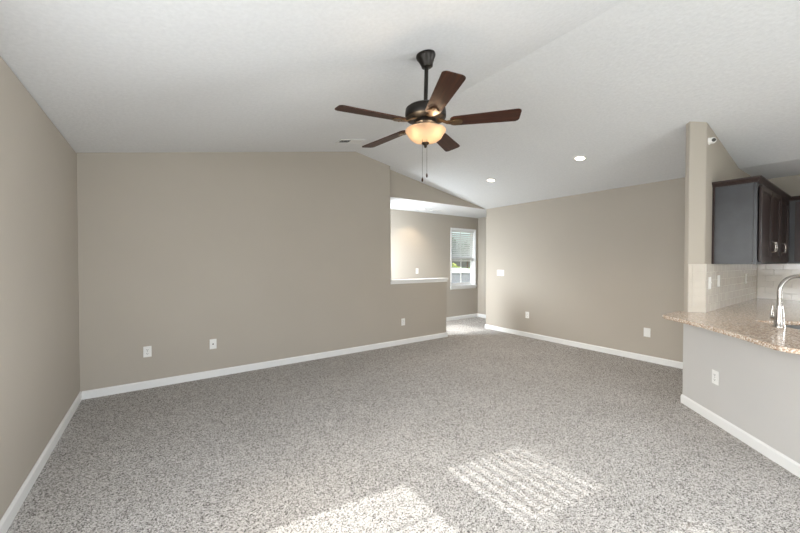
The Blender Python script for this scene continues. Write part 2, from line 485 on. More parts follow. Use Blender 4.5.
def blind(loc, rz, w, ztop, zbot, label, pitch=0.0445, tilt=48, stack=10, hw=0.025):
    root = empty('window_blind', loc, rz)
    tag(root, label, 'window blind')
    h = w / 2 - 0.018
    bm = bmesh.new(); box(bm, -h, h, 0.014, 0.066, ztop - 0.045, ztop - 0.002, 0.002)
    link_mesh('headrail', bm, M['slat'], root)
    bm = bmesh.new(); box(bm, -h, h, 0.012, 0.064, zbot, zbot + 0.020, 0.003)
    link_mesh('bottom_rail', bm, M['slat'], root)
    bm = bmesh.new()
    z = zbot + 0.023
    for k in range(stack):
        box(bm, -h, h, 0.013, 0.063, z, z + 0.0030); z += 0.0062
    z += 0.030
    t = R(tilt)
    while z < ztop - 0.06:
        dy, dz = hw * math.cos(t), hw * math.sin(t)   # outer edge higher, open to the sun
        y = 0.039
        n = 4; top = []; bot = []
        for k in range(n + 1):
            f = -1 + 2 * k / n
            cam_ = 0.003 * (1 - f * f)
            top.append((y + f * dy, z + f * dz + cam_ + 0.0012)); bot.append((y + f * dy, z + f * dz + cam_ - 0.0012))
        ring = top + bot[::-1]
        va = [bm.verts.new((-h, p[0], p[1])) for p in ring]; vb = [bm.verts.new((h, p[0], p[1])) for p in ring]
        m = len(ring)
        for k in range(m): bm.faces.new((va[k], va[(k + 1) % m], vb[(k + 1) % m], vb[k]))
        bm.faces.new(va); bm.faces.new(vb[::-1])
        z += pitch
    link_mesh('slats', bm, M['slat'], root)
    for x in (-h + 0.09, h - 0.09):
        for yy in (0.0110, 0.0670):
            bm = bmesh.new(); tube(bm, [(x, yy, ztop - 0.045), (x, yy, zbot + 0.01)], 0.0009, 6)
            link_mesh('ladder_cord', bm, M['slat'], root)
    return root

hx = (HW[0] + HW[1]) / 2
window('window_1', (hx, YH, 0), 0, HW[1] - HW[0], HW[2], HW[3])
blind((hx, YH, 0), 0, HW[1] - HW[0], HW[3] - 0.014, 1.375, 'white slatted blind half lowered in the hall window')
for k, (wy, wz, lab) in enumerate([(WA, WZ, 'white slatted blind half lowered in the left wall window nearest the back wall'),
                               (WB_, WZT, 'white slatted blind half lowered in the middle window of the left wall'),
                               (WC, WZT, 'white slatted blind half lowered in the left wall window nearest the rear wall')]):
    ym = sum(wy) / 2
    window('window_%d' % (k + 2), (XL, ym, 0), PI / 2, wy[1] - wy[0], *wz)
    blind((XL, ym, 0), PI / 2, wy[1] - wy[0], wz[1] - 0.014, 1.425, lab, pitch=0.060, tilt=16, stack=24, hw=0.0315)
window('window_5', (XHL, sum(FW[:2]) / 2, 0), PI / 2, FW[1] - FW[0], FW[2], FW[3], muntin=False, double=False)
window('window_6', ((PD[0] + PD[1]) / 2, YREAR, 0), PI, PD[1] - PD[0], PD[2], PD[3], casing=False, double=False)  # patio door, invented to hold the rear fill lamp

window('window_7', (XK, sum(DW[:2]) / 2, 0), -PI / 2, DW[1] - DW[0], DW[2], DW[3])  # dining window, invented to hold the left wall's fill lamp
# ------------------------------------------------------------------ wall plates (local: plate faces -y, centre at origin)
def plate_base(name, loc, rz, label, cat, w=0.072, h=0.116, group=None):
    root = empty(name, loc, rz); tag(root, label, cat, group)
    bm = bmesh.new(); box(bm, -w / 2, w / 2, -0.006, 0, -h / 2, h / 2, 0.0025)
    link_mesh('cover_plate', bm, M['plastic'], root)
    return root
def outlet(loc, rz, label, w=0.072, h=0.116):
    root = plate_base('wall_outlet', loc, rz, label, 'outlet', w, h)
    for s in (-1, 1):
        bm = bmesh.new()
        zc = s * 0.0205
        n = 20; pts = []
        for k in range(n):
            a = 2 * PI * k / n
            pts.append((max(-0.0135, min(0.0135, 0.0175 * math.cos(a))), zc + 0.0145 * math.sin(a)))
        a_, b_ = sheet(bm, pts, -0.0085, -0.005)
        rc = link_mesh('receptacle', bm, M['plastic'], root)
        bm = bmesh.new()
        box(bm, -0.0078, -0.0048, -0.0092, -0.008, zc - 0.001, zc + 0.008)
        box(bm, 0.0048, 0.0078, -0.0092, -0.008, zc - 0.001, zc + 0.007)
        box(bm, -0.0025, 0.0025, -0.0092, -0.008, zc - 0.010, zc - 0.005)
        link_mesh('slots', bm, M['slot'], rc)
    bm = bmesh.new(); lathe(bm, [(0, 0), (0.0035, 0), (0.0035, 0.0015), (0, 0.002)], 12)
    bm.transform(Matrix.Translation((0, -0.0055, 0)) @ Matrix.Rotation(PI / 2, 4, 'X'))
    link_mesh('screw', bm, M['steel'], root)
    return root
def coax(loc, rz, label):
    root = plate_base('cable_plate', loc, rz, label, 'wall plate')
    bm = bmesh.new(); lathe(bm, [(0, 0), (0.008, 0), (0.008, 0.002), (0.0048, 0.002), (0.0048, 0.010), (0, 0.010)], 16)
    bm.transform(Matrix.Translation((0, -0.0055, 0)) @ Matrix.Rotation(PI / 2, 4, 'X'))
    j = link_mesh('coaxial_jack', bm, M['chain'], root); j['label'] = 'small dark metal jack'
    for s in (-1, 1):
        bm = bmesh.new(); lathe(bm, [(0, 0), (0.0032, 0), (0.0032, 0.0012), (0, 0.0016)], 12, (0, s * 0.042, 0))
        bm.transform(Matrix.Translation((0, -0.0055, 0)) @ Matrix.Rotation(PI / 2, 4, 'X'))
        link_mesh('screw', bm, M['plastic'], root)
    return root
def switch(loc, rz, label, gangs=1, rocker=True):
    w = 0.072 + 0.046 * (gangs - 1)
    root = plate_base('light_switch', loc, rz, label, 'light switch', w)
    for g in range(gangs):
        x = (g - (gangs - 1) / 2) * 0.046
        bm = bmesh.new()
        if rocker:
            vs = box(bm, x - 0.0165, x + 0.0165, -0.009, -0.005, -0.033, 0.033, 0.0015)
        else:
            box(bm, x - 0.011, x + 0.011, -0.0075, -0.005, -0.02, 0.02, 0.001)
            box(bm, x - 0.005, x + 0.005, -0.017, -0.006, 0.000, 0.012, 0.0015)
        link_mesh('rocker' if rocker else 'toggle', bm, M['plastic'], root)
    return root

RW, BAR = -PI / 2, R(-135)
outlet((-0.125, YB, 0.397), 0, 'white duplex outlet low on the back wall, nearest the left corner')
coax((0.501, YB, 0.392), 0, 'white cable plate with a dark centre jack on the back wall')
outlet((3.277, YB, 0.370), 0, 'white outlet low on the half wall under the white cap')
switch((XR, 4.320, 1.147), RW, 'wide white three-gang switch plate at chest height on the right wall', 3)
outlet((XR, 3.720, 0.397), RW, 'white outlet low on the right wall, below the switch plate')
bp_ = plate_base('wall_plate', (XR, 1.855, 0.398), RW, 'plain white wall plate low on the right wall beside the kitchen bar', 'wall plate', 0.080, 0.122)
bm = bmesh.new(); box(bm, -0.0165, 0.0165, -0.0075, -0.005, -0.033, 0.033, 0.001); link_mesh('insert', bm, M['plastic'], bp_)
bo = ((3.838 + 0.806 + 3.032) / 2, (3.838 + 0.806 - 3.032) / 2)
outlet((bo[0], bo[1], 0.390), BAR, 'white outlet on the angled bar wall under the granite counter')
switch((4.521, YH, 1.165), 0, 'white single switch plate on the hall far wall above the half wall')

# ------------------------------------------------------------------ ceiling fittings
def slope_matrix(x, y, left):
    ang = math.atan2(ZR - E, XRD - XL) if left else -math.atan2(ZR - E, XR - XRD)
    return Matrix.Translation((x, y, cz(x))) @ Matrix.Rotation(-ang, 4, 'Y')

def downlight(mw, label, group=None):
    root = empty('recessed_light'); root.matrix_world = mw
    tag(root, label, 'ceiling light', group)
    bm = bmesh.new(); lathe(bm, [(0.052, 0.0), (0.080, 0.0), (0.082, -0.004), (0.077, -0.008), (0.058, -0.008), (0.050, 0.0)], 36)
    link_mesh('trim_ring', bm, M['trim'], root, True)
    bm = bmesh.new(); lathe(bm, [(0, -0.003), (0.046, -0.003), (0.056, -0.006)], 32)
    l = link_mesh('lens', bm, M['lens'], root, True); l['label'] = 'glowing warm white lens'
    d = bpy.data.lights.new('downlight_lamp', 'SPOT'); d.energy = 28; d.spot_size = R(115); d.spot_blend = 0.6; d.color = (1, 0.80, 0.58); d.shadow_soft_size = 0.05
    o = bpy.data.objects.new('downlight_lamp', d); C.objects.link(o); o.parent = root; o.location = (0, 0, -0.02)
    return root, d
downlight(slope_matrix(4.287, 3.590, False), 'lit recessed ceiling light nearer the hall opening')
downlight(slope_matrix(4.285, 2.192, False), 'lit recessed ceiling light nearer the kitchen')
r_, d_ = downlight(Matrix.Translation((4.308, 5.385, E)), 'lit recessed light in the low white hall ceiling')
d_.energy = 30

k1_, kd1 = downlight(Matrix.Translation((5.95, -0.30, E)), 'lit recessed light in the kitchen ceiling over the far counter')
k2_, kd2 = downlight(slope_matrix(4.55, -0.45, False), 'lit recessed light in the sloped ceiling over the kitchen')
kd1.energy = kd2.energy = 12

def vent(mw, label, lx, ly, nslat, depth=0.012, dark_half=True):
    root = empty('ceiling_vent'); root.matrix_world = mw
    tag(root, label, 'ceiling vent')
    bm = bmesh.new(); f = 0.022
    box(bm, -lx / 2, lx / 2, -ly / 2, -ly / 2 + f, -0.010, 0); box(bm, -lx / 2, lx / 2, ly / 2 - f, ly / 2, -0.010, 0)
    box(bm, -lx / 2, -lx / 2 + f, -ly / 2 + f, ly / 2 - f, -0.010, 0); box(bm, lx / 2 - f, lx / 2, -ly / 2 + f, ly / 2 - f, -0.010, 0)
    box(bm, -0.006, 0.006, -ly / 2 + f, ly / 2 - f, -0.010, 0)
    link_mesh('frame', bm, M['trim'], root)
    bm = bmesh.new(); box(bm, -lx / 2 + f, lx / 2 - f, -ly / 2 + f, ly / 2 - f, -0.0012, -0.0002)
    link_mesh('duct_opening', bm, M['grille'], root)
    # louvres in two banks tilted opposite ways: one bank shows its gaps, the other its faces
    for s in (-1, 1):
        bm = bmesh.new()
        x0, x1 = (-lx / 2 + f, -0.006) if s < 0 else (0.006, lx / 2 - f)
        n = nslat
        for k in range(n):
            xc = x0 + (x1 - x0) * (k + 0.5) / n
            hw = 0.5 * (x1 - x0) / n * 1.05
            dz = 0.0045
            pts = [(xc - hw * 0.9, -0.002 if s > 0 else -0.0095), (xc + hw * 0.9, -0.0095 if s > 0 else -0.002)]
            v = [bm.verts.new((pts[0][0], y, pts[0][1])) for y in (-ly / 2 + f, ly / 2 - f)] + [bm.verts.new((pts[1][0], y, pts[1][1])) for y in (ly / 2 - f, -ly / 2 + f)]
            bm.faces.new(v)
        o = link_mesh('louvres', bm, M['trim'], root)
        sm = o.modifiers.new('thick', 'SOLIDIFY'); sm.thickness = 0.001
    return root
vent(slope_matrix(2.045, 4.035, True), 'white ceiling vent near the ridge above the back wall', 0.36, 0.16, 9)
vent(Matrix.Translation((4.73, 5.42, E)), 'white vent in the low hall ceiling beside the recessed light', 0.30, 0.12, 8)

# ------------------------------------------------------------------ ceiling fan
FX, FY = 1.5685, 1.910
ZC = cz(FX)
fan = empty('ceiling_fan', (FX, FY, 2.365))
tag(fan, 'dark five-blade ceiling fan with a lit cream glass bowl', 'ceiling fan')
def L(z): return z - 2.365
bm = bmesh.new()
lathe(bm, [(0, 0.0), (0.068, 0.0), (0.071, -0.012), (0.068, -0.024), (0.056, -0.044), (0.045, -0.068), (0.040, -0.088), (0.034, -0.092), (0, -0.092)], 32)
ang = math.atan2(ZR - E, XRD - XL)
bm.transform(Matrix.Translation((0, 0, L(ZC))) @ Matrix.Rotation(-ang * 0.98, 4, 'Y'))
link_mesh('canopy', bm, M['bronze'], fan, True)
bm = bmesh.new(); tube(bm, [(0.010, 0, L(ZC - 0.06)), (0.0, 0, L(2.50))], 0.0145, 16)
link_mesh('downrod', bm, M['bronze'], fan, True)
bm = bmesh.new()
lathe(bm, [(0, L(2.515)), (0.026, L(2.515)), (0.030, L(2.490)), (0.075, L(2.482)), (0.130, L(2.474)), (0.144, L(2.462)), (0.147, L(2.440)),
           (0.147, L(2.408)), (0.140, L(2.398)), (0.110, L(2.392)), (0.06, L(2.388)), (0, L(2.388))], 48)
link_mesh('motor_housing', bm, M['bronze'], fan, True)
bm = bmesh.new()
lathe(bm, [(0, L(2.388)), (0.075, L(2.388)), (0.078, L(2.36)), (0.062, L(2.345)), (0.058, L(2.325)), (0.075, L(2.316)), (0.075, L(2.308)), (0, L(2.308))], 40)
link_mesh('switch_housing', bm, M['bronze'], fan, True)
def blade_mesh():
    bm = bmesh.new(); out = []
    r0, r1, w0, w1 = 0.175, 0.657, 0.052, 0.068
    # outline: root narrow and rounded, tip wide with rounded corners
    def arc(cx, cy, r, a0, a1, n):
        return [(cx + r * math.cos(a0 + (a1 - a0) * k / n), cy + r * math.sin(a0 + (a1 - a0) * k / n)) for k in range(n + 1)]
    c = 0.026
    out += arc(r0 + 0.03, -w0 + 0.03, 0.03, PI, 1.5 * PI, 5)
    out += arc(r1 - c, -w1 + c, c, -PI / 2, 0, 6)
    out += arc(r1 - c, w1 - c, c, 0, PI / 2, 6)
    out += arc(r0 + 0.03, w0 - 0.03, 0.03, PI / 2, PI, 5)
    t = 0.0035
    lo = [bm.verts.new((x, y, -t)) for x, y in out]; hi = [bm.verts.new((x, y, t)) for x, y in out]
    n = len(out); bm.faces.new(lo[::-1]); bm.faces.new(hi)
    for k in range(n): bm.faces.new((lo[k], lo[(k + 1) % n], hi[(k + 1) % n], hi[k]))
    bmesh.ops.bevel(bm, geom=[e for e in bm.edges if abs(e.verts[0].co.z - e.verts[1].co.z) < 1e-6], offset=0.0015, segments=2, affect='EDGES')
    return bm
def iron_mesh():
    bm = bmesh.new()
    # curved arm from the motor to a three-lobed plate under the blade root
    sec = [(0.085, 0.022, 0.020), (0.120, 0.017, 0.012), (0.150, 0.015, -0.006), (0.185, 0.024, -0.0085), (0.215, 0.036, -0.0085), (0.240, 0.034, -0.0085), (0.262, 0.014, -0.0085)]
    rr = []
    for x, hw, z in sec:
        rr.append([bm.verts.new((x, s * hw, z + dz)) for s, dz in ((-1, -0.004), (1, -0.004), (1, 0.004), (-1, 0.004))])
    for a, b in zip(rr, rr[1:]):
        for k in range(4): bm.faces.new((a[k], a[(k + 1) % 4], b[(k + 1) % 4], b[k]))
    bm.faces.new(rr[0][::-1]); bm.faces.new(rr[-1])
    for x, y in ((0.205, -0.022), (0.205, 0.022), (0.245, 0)):
        lathe(bm, [(0, -0.016), (0.004, -0.0155), (0.006, -0.0125), (0, -0.0125)], 10, (x, y, 0))
    return bm
blade0 = link_mesh('blade', blade_mesh(), M['blade'], fan)
iron0 = link_mesh('blade_iron', iron_mesh(), M['iron'], blade0, True); iron0['label'] = 'antique bronze blade bracket'
for k in range(5):
    if k == 0: b_ = blade0
    else:
        b_ = blade0.copy(); C.objects.link(b_); b_.parent = fan
        i_ = iron0.copy(); C.objects.link(i_); i_.parent = b_
    b_.rotation_euler = (Matrix.Rotation(R(2.0), 4, Vector((-0.5755, -0.8178, 0))) @ Matrix.Rotation(R(172.4 - 72 * k), 4, 'Z') @ Matrix.Rotation(R(-11), 4, 'X')).to_euler()
# light bowl
bm = bmesh.new()
prof = [(0.1445, L(2.314)), (0.1455, L(2.310)), (0.142, L(2.303)), (0.133, L(2.293)), (0.116, L(2.263)), (0.091, L(2.244)), (0.058, L(2.232)), (0.028, L(2.227)), (0.012, L(2.226))]
lathe(bm, prof, 48)
bw = link_mesh('glass_bowl', bm, M['bowl'], fan, True); bw['label'] = 'glowing cream frosted glass bowl'
sm = bw.modifiers.new('thick', 'SOLIDIFY'); sm.thickness = 0.003
bm = bmesh.new(); lathe(bm, [(0, L(2.236)), (0.010, L(2.235)), (0.026, L(2.228)), (0.028, L(2.221)), (0.016, L(2.212)), (0.009, L(2.204)), (0.011, L(2.198)), (0.005, L(2.191)), (0, L(2.189))], 24)
link_mesh('finial', bm, M['bronze'], fan, True)
bm = bmesh.new(); tube(bm, [(0, 0, L(2.31)), (0, 0, L(2.215))], 0.005, 10)
link_mesh('bowl_stem', bm, M['bronze'], fan)
# two bulbs side by side, as seen from the room
for s in (-1, 1):
    ux, uy = math.cos(0.6132), -math.sin(0.6132)
    px, py = s * 0.056 * ux - 0.062 * 0.575, s * 0.056 * uy - 0.062 * 0.818
    bm = bmesh.new(); lathe(bm, [(0, 0.016), (0.007, 0.013), (0.011, 0.005), (0.011, -0.002), (0.008, -0.009), (0, -0.012)], 16, (px, py, L(2.293)))
    bu = link_mesh('bulb', bm, M['bulb'], fan, True)
    d = bpy.data.lights.new('fan_bulb_lamp', 'POINT'); d.energy = 3.2; d.color = (1, 0.78, 0.54); d.shadow_soft_size = 0.018
    lo = bpy.data.objects.new('fan_bulb_lamp', d); C.objects.link(lo); lo.parent = fan; lo.location = (px, py, L(2.293))
    bu.visible_shadow = True
# pull chains
for (dx, zb) in ((-0.026, 1.935), (0.006, 1.965)):
    ux, uy = math.cos(0.6132), -math.sin(0.6132)
    x, y = dx * ux - 0.055 * 0.575, dx * uy - 0.055 * 0.818
    bm = bmesh.new(); tube(bm, [(x, y, L(2.31)), (x * 1.9, y * 1.9 , L(2.300))], 0.0012, 6)
    z = L(2.19)
    tube(bm, [(x, y, L(2.32)), (x, y, L(zb + 0.03))], 0.0011, 6)
    zz = L(zb + 0.03)
    while zz < L(2.22):
        lathe(bm, [(0, -0.0018), (0.0018, 0), (0, 0.0018)], 6, (x, y, zz)); zz += 0.006
    ch = link_mesh('pull_chain', bm, M['chain'], fan)
    bm = bmesh.new(); lathe(bm, [(0, 0.014), (0.003, 0.012), (0.0065, 0.0), (0.0065, -0.010), (0.004, -0.017), (0, -0.019)], 14, (x, y, L(zb + 0.017)))
    f = link_mesh('fob', bm, M['blade'], ch, True); f['label'] = 'small dark wooden pull'

# ------------------------------------------------------------------ kitchen: backsplash tiles
ZCT = 0.890
def tile_field(name, loc, rz, w, h, tw=0.152, th=0.076, g=0.003, edge_strip=False):
    """local: tiles face -y, x from 0..w, z from 0..h; staggered rows of separate raised tiles on a grout bed"""
    root = struct(empty(name, loc, rz))
    bm = bmesh.new(); box(bm, 0, w, -0.005, 0, 0, h)
    link_mesh('grout_bed', bm, M['grout'], root)
    bm = bmesh.new(); j = 0; z = 0.0
    while z < h - 0.01:
        z1 = min(z + th - g, h)
        x = -(tw / 2 if j % 2 else 0)
        while x < w - 0.004:
            a, b = max(0, x), min(w, x + tw - g)
            if b - a > 0.008: box(bm, a, b, -0.0095, -0.003, z, z1, 0.0018)
            x += tw
        z += th; j += 1
    link_mesh('tiles', bm, M['tile'], root)
    return root
tile_field('trim_2', (P2[0] + 0.004, YK, ZCT), 0, XK - P2[0] - 0.006, 0.457)
tile_field('trim_3', (XK, YK - 0.011, ZCT), -PI / 2, 1.9, 0.457)
# short tiled end face of the partition (faces 45 degrees towards the room), with a narrow bullnose strip on its left edge
root = struct(empty('trim_4', (P1[0] + 0.002 * s2, P1[1] - 0.002 * s2, ZCT), R(-45)))
ew = math.hypot(P2[0] - P1[0], P2[1] - P1[1]) - 0.004
bm = bmesh.new(); box(bm, 0, ew, -0.005, 0, 0, 0.457); link_mesh('grout_bed', bm, M['grout'], root)
bm = bmesh.new()
for k in range(6): box(bm, 0.030, ew, -0.0095, -0.003, k * 0.0762, k * 0.0762 + 0.0735, 0.0018)
for k in range(3): box(bm, 0.0, 0.027, -0.0095, -0.003, k * 0.1524, k * 0.1524 + 0.150, 0.003)
link_mesh('tiles', bm, M['tile'], root)
switch((4.301, YK - 0.0096, 1.165), 0, 'white switch plate on the tile nearest the angled wall end', 1, False)
switch((4.610, YK - 0.0096, 1.175), 0, 'white switch plate on the tile under the left of the wall cabinet', 1)
outlet((5.80, YK - 0.0096, 1.165), 0, 'white outlet on the tile near the kitchen corner')

# ------------------------------------------------------------------ granite countertop with sink cut-out
def uv(u, v): return (u * s2 + v * s2, u * s2 - v * s2)     # u along the bar, v from room side to kitchen side
su0, su1, sv0, sv1 = 2.50, 3.22, 2.385, 2.80
outer = [(3.72, 1.150), (3.668, 1.118), (3.397, 0.800), (3.142, 0.560), (2.910, 0.372), (2.875, 0.330), (2.868, 0.28), (2.868, -1.38), (3.60, -1.38), (3.60, -0.45), (4.35, 0.318),
         (5.79, 0.318), (5.79, -1.0), (XK - 0.001, -1.0), (XK - 0.001, YK - 0.001), (P2[0] + 0.001, YK - 0.001), (P1[0] - 0.002, P1[1] - 0.001), (P0[0] - 0.004, P0[1] + 0.002), (4.135, 1.150)]
bm = bmesh.new()
def ring(pts, z): return [bm.verts.new((x, y, z)) for x, y in pts]
hole = [uv(su0, sv0), uv(su1, sv0), uv(su1, sv1), uv(su0, sv1)]
zt, zb = ZCT, ZCT - 0.031
for z in (zt, zb):
    o_ = ring(outer, z); h_ = ring(hole, z)
    es = [bm.edges.new((o_[i], o_[(i + 1) % len(o_)])) for i in range(len(o_))] + [bm.edges.new((h_[i], h_[(i + 1) % 4])) for i in range(4)]
    bmesh.ops.triangle_fill(bm, use_beauty=True, use_dissolve=False, edges=es)
    if z == zt: ot, ht = o_, h_
    else: ob, hb = o_, h_
for A, B in ((ot, ob), (ht, hb)):
    for i in range(len(A)):
        bm.faces.new((A[i], A[(i + 1) % len(A)], B[(i + 1) % len(A)], B[i]))
ct = link_mesh('countertop', bm, M['granite'])
bv = ct.modifiers.new('eased_edge', 'BEVEL'); bv.width = 0.009; bv.segments = 3; bv.limit_method = 'ANGLE'; bv.angle_limit = R(40)
tag(ct, 'speckled beige granite countertop overhanging the angled bar wall', 'countertop')

snk = empty('kitchen_sink', (*uv((su0 + su1) / 2, (sv0 + sv1) / 2), ZCT - 0.031), R(45))
tag(snk, 'stainless undermount sink set in the granite counter', 'sink')
bm = bmesh.new()
a, b, dpt, t = (su1 - su0) / 2, (sv1 - sv0) / 2, 0.20, 0.004
box(bm, -a - 0.015, -a, -b - 0.015, b + 0.015, -dpt, -0.001); box(bm, a, a + 0.015, -b - 0.015, b + 0.015, -dpt, -0.001)
box(bm, -a, a, -b - 0.015, -b, -dpt, -0.001); box(bm, -a, a, b, b + 0.015, -dpt, -0.001)
box(bm, -a - 0.015, a + 0.015, -b - 0.015, b + 0.015, -dpt - 0.006, -dpt)
link_mesh('basin', bm, M['sink'], snk)
bm = bmesh.new(); lathe(bm, [(0, -dpt + 0.002), (0.03, -dpt + 0.002), (0.044, -dpt + 0.004), (0.045, -dpt)], 24)
link_mesh('drain', bm, M['steel'], snk, True)

# faucet: pull-down gooseneck, spout arcs to the kitchen side
fc = empty('faucet', (3.722, 0.437, ZCT), R(-45))           # local +x = towards the sink
tag(fc, 'tall brushed nickel gooseneck faucet on the granite counter', 'faucet')
bm = bmesh.new()
lathe(bm, [(0, 0), (0.033, 0), (0.033, 0.006), (0.029, 0.012), (0.027, 0.06), (0.0235, 0.11), (0.019, 0.145), (0.0165, 0.160), (0, 0.162)], 28)
link_mesh('body', bm, M['steel'], fc, True)
bm = bmesh.new(); pts = [(0, 0, 0.155), (0, 0, 0.20), (0, 0, 0.255)]
ra = 0.112
for k in range(1, 17):
    a_ = PI - PI * 1.02 * k / 16
    pts.append((ra + ra * math.cos(a_), 0, 0.262 + ra * math.sin(a_)))
tube(bm, pts, 0.0135, 18)
link_mesh('spout', bm, M['steel'], fc, True)
bm = bmesh.new(); lathe(bm, [(0, 0.0), (0.0165, 0.0), (0.0185, -0.02), (0.0185, -0.085), (0.0165, -0.10), (0, -0.10)], 22, (2 * ra + 0.001, 0, 0.262))
link_mesh('spray_head', bm, M['steel'], fc, True)
bm = bmesh.new()
tube(bm, [(0.0, 0.022, 0.062), (0.0, 0.044, 0.062)], 0.015, 16)
hp = [(0.0, 0.040, 0.066), (0.002, 0.046, 0.088), (0.006, 0.046, 0.120), (0.012, 0.044, 0.158)]
tube(bm, hp, [0.010, 0.009, 0.008, 0.0065], 12)
bm.transform(Matrix.Rotation(R(20), 4, 'Z'))
link_mesh('lever_handle', bm, M['steel'], fc, True)

# ------------------------------------------------------------------ wall cabinets
ZB0, ZT0 = 1.347, 2.092
def cab_door(parent, x0, x1, z0, z1, yf, handle=None):
    """local: faces -y"""
    bm = bmesh.new(); f = 0.052; y0, y1 = yf - 0.019, yf
    box(bm, x0, x0 + f, y0, y1, z0, z1, 0.002); box(bm, x1 - f, x1, y0, y1, z0, z1, 0.002)
    box(bm, x0 + f, x1 - f, y0, y1, z0, z0 + f, 0.002); box(bm, x0 + f, x1 - f, y0, y1, z1 - f, z1, 0.002)
    box(bm, x0 + f - 0.003, x1 - f + 0.003, y0 + 0.010, y1 - 0.002, z0 + f - 0.003, z1 - f + 0.003)
    bw_ = 0.012
    box(bm, x0 + f, x0 + f + bw_, y0 + 0.005, y1 - 0.004, z0 + f, z1 - f); box(bm, x1 - f - bw_, x1 - f, y0 + 0.005, y1 - 0.004, z0 + f, z1 - f)
    box(bm, x0 + f + bw_, x1 - f - bw_, y0 + 0.005, y1 - 0.004, z0 + f, z0 + f + bw_); box(bm, x0 + f + bw_, x1 - f - bw_, y0 + 0.005, y1 - 0.004, z1 - f - bw_, z1 - f)
    d = link_mesh('door', bm, M['cabinet'], parent)
    if handle is not None:
        bm = bmesh.new(); hz = z0 + 0.10
        tube(bm, [(handle, y0, hz), (handle, y0 - 0.026, hz + 0.006), (handle, y0 - 0.030, hz + 0.05), (handle, y0 - 0.026, hz + 0.094), (handle, y0, hz + 0.10)], 0.0055, 10)
        h = link_mesh('handle', bm, M['steel'], d, True); h['label'] = 'brushed nickel bar handle'
    return d
def crown(parent, pts, z0, z1):
    """moulding swept along a plan path, projecting to the right of travel"""
    prof = [(0.0, z0), (0.006, z0), (0.010, z0 + 0.012), (0.024, z0 + 0.030), (0.030, z0 + 0.038), (0.030, z1), (0.0, z1)]
    P = [Vector((*p, 0)) for p in pts]; bm = bmesh.new(); rings = []
    for i, p in enumerate(P):
        ds = []
        if i > 0: ds.append((p - P[i - 1]).normalized())
        if i < len(P) - 1: ds.append((P[i + 1] - p).normalized())
        ns = [Vector((d.y, -d.x, 0)) for d in ds]; m = sum(ns, Vector()).normalized(); m = m / m.dot(ns[0])
        rings.append([bm.verts.new((p.x + m.x * a, p.y + m.y * a, z)) for a, z in prof])
    n = len(prof)
    for a, b in zip(rings, rings[1:]):
        for k in range(n): bm.faces.new((a[k], a[(k + 1) % n], b[(k + 1) % n], b[k]))
    bm.faces.new(rings[0]); bm.faces.new(rings[-1][::-1])
    return link_mesh('crown_moulding', bm, M['crown'], parent)

CX0, CX1, CX2, CF = 4.408, 5.52, 6.085, 0.665
YW = YK - 0.0005
c1 = empty('wall_cabinet', (0, 0, 0)); tag(c1, 'dark two-door wall cabinet with a plain exposed side, nearest the room', 'cabinet')
c1.location = ((CX0 + CX1) / 2, YW, ZB0)
def off(o): return o.location.x, o.location.y, o.location.z
def place(o, root):
    me = o.data; me.transform(Matrix.Translation((-root.location.x, -root.location.y, -root.location.z)))
bm = bmesh.new(); box(bm, CX0 + 0.006, CX1, CF + 0.019, YW, ZB0 + 0.02, ZT0)
p = link_mesh('carcass', bm, M['cabinet'], c1); place(p, c1)
bm = bmesh.new(); box(bm, CX0, CX0 + 0.006, CF + 0.022, YW - 0.018, ZB0, ZT0); p = link_mesh('side_panel', bm, M['cabinet_side'], c1); place(p, c1)
p['label'] = 'plain dark side panel with a satin sheen'
bm = bmesh.new(); box(bm, CX0 - 0.006, CX0 + 0.006, YW - 0.018, YW, ZB0, ZT0, 0.002); p = link_mesh('scribe_strip', bm, M['cabinet'], c1); place(p, c1)
def face_frame(root, x0, x1, splits):
    bm = bmesh.new(); w = 0.038
    box(bm, x0, x1, CF, CF + 0.019, ZB0, ZB0 + w); box(bm, x0, x1, CF, CF + 0.019, ZT0 - w, ZT0)
    for x in splits: box(bm, max(x0, x - w / 2), min(x1, x + w / 2), CF, CF + 0.019, ZB0 + w, ZT0 - w)
    p = link_mesh('face_frame', bm, M['cabinet_side'], root); place(p, root)
face_frame(c1, CX0, CX1, [CX0 + 0.019, 5.015, CX1 - 0.019])
for x0, x1, hxx in ((CX0 + 0.09, 5.005, 4.975), (5.025, CX1 - 0.02, 5.055)):
    d = cab_door(c1, x0, x1, ZB0 + 0.02, ZT0 - 0.02, CF - 0.0005, hxx); place(d, c1)
    for ch in d.children: place(ch, c1)
cr = crown(c1, [(CX0, YW), (CX0, CF), (CX1, CF)], ZT0 - 0.004, ZT0 + 0.048); place(cr, c1)
# top board behind crown
bm = bmesh.new(); box(bm, CX0, CX1, CF, YW, ZT0, ZT0 + 0.004); p = link_mesh('top_board', bm, M['cabinet'], c1); place(p, c1)

c2 = empty('wall_cabinet', ((CX1 + XK) / 2, YW, ZB0)); tag(c2, 'dark one-door corner wall cabinet between its two neighbours', 'cabinet')
bm = bmesh.new(); box(bm, CX1 + 0.001, XK - 0.0005, CF + 0.019, YW, ZB0 + 0.02, ZT0); p = link_mesh('carcass', bm, M['cabinet'], c2); place(p, c2)
face_frame(c2, CX1 + 0.001, CX2 + 0.03, [CX1 + 0.02, CX2])
d = cab_door(c2, CX1 + 0.02, CX2 - 0.03, ZB0 + 0.02, ZT0 - 0.02, CF - 0.0005, CX1 + 0.06); place(d, c2)
for ch in d.children: place(ch, c2)
cr = crown(c2, [(CX1 + 0.001, CF), (CX2 + 0.01, CF)], ZT0 - 0.004, ZT0 + 0.048); place(cr, c2)

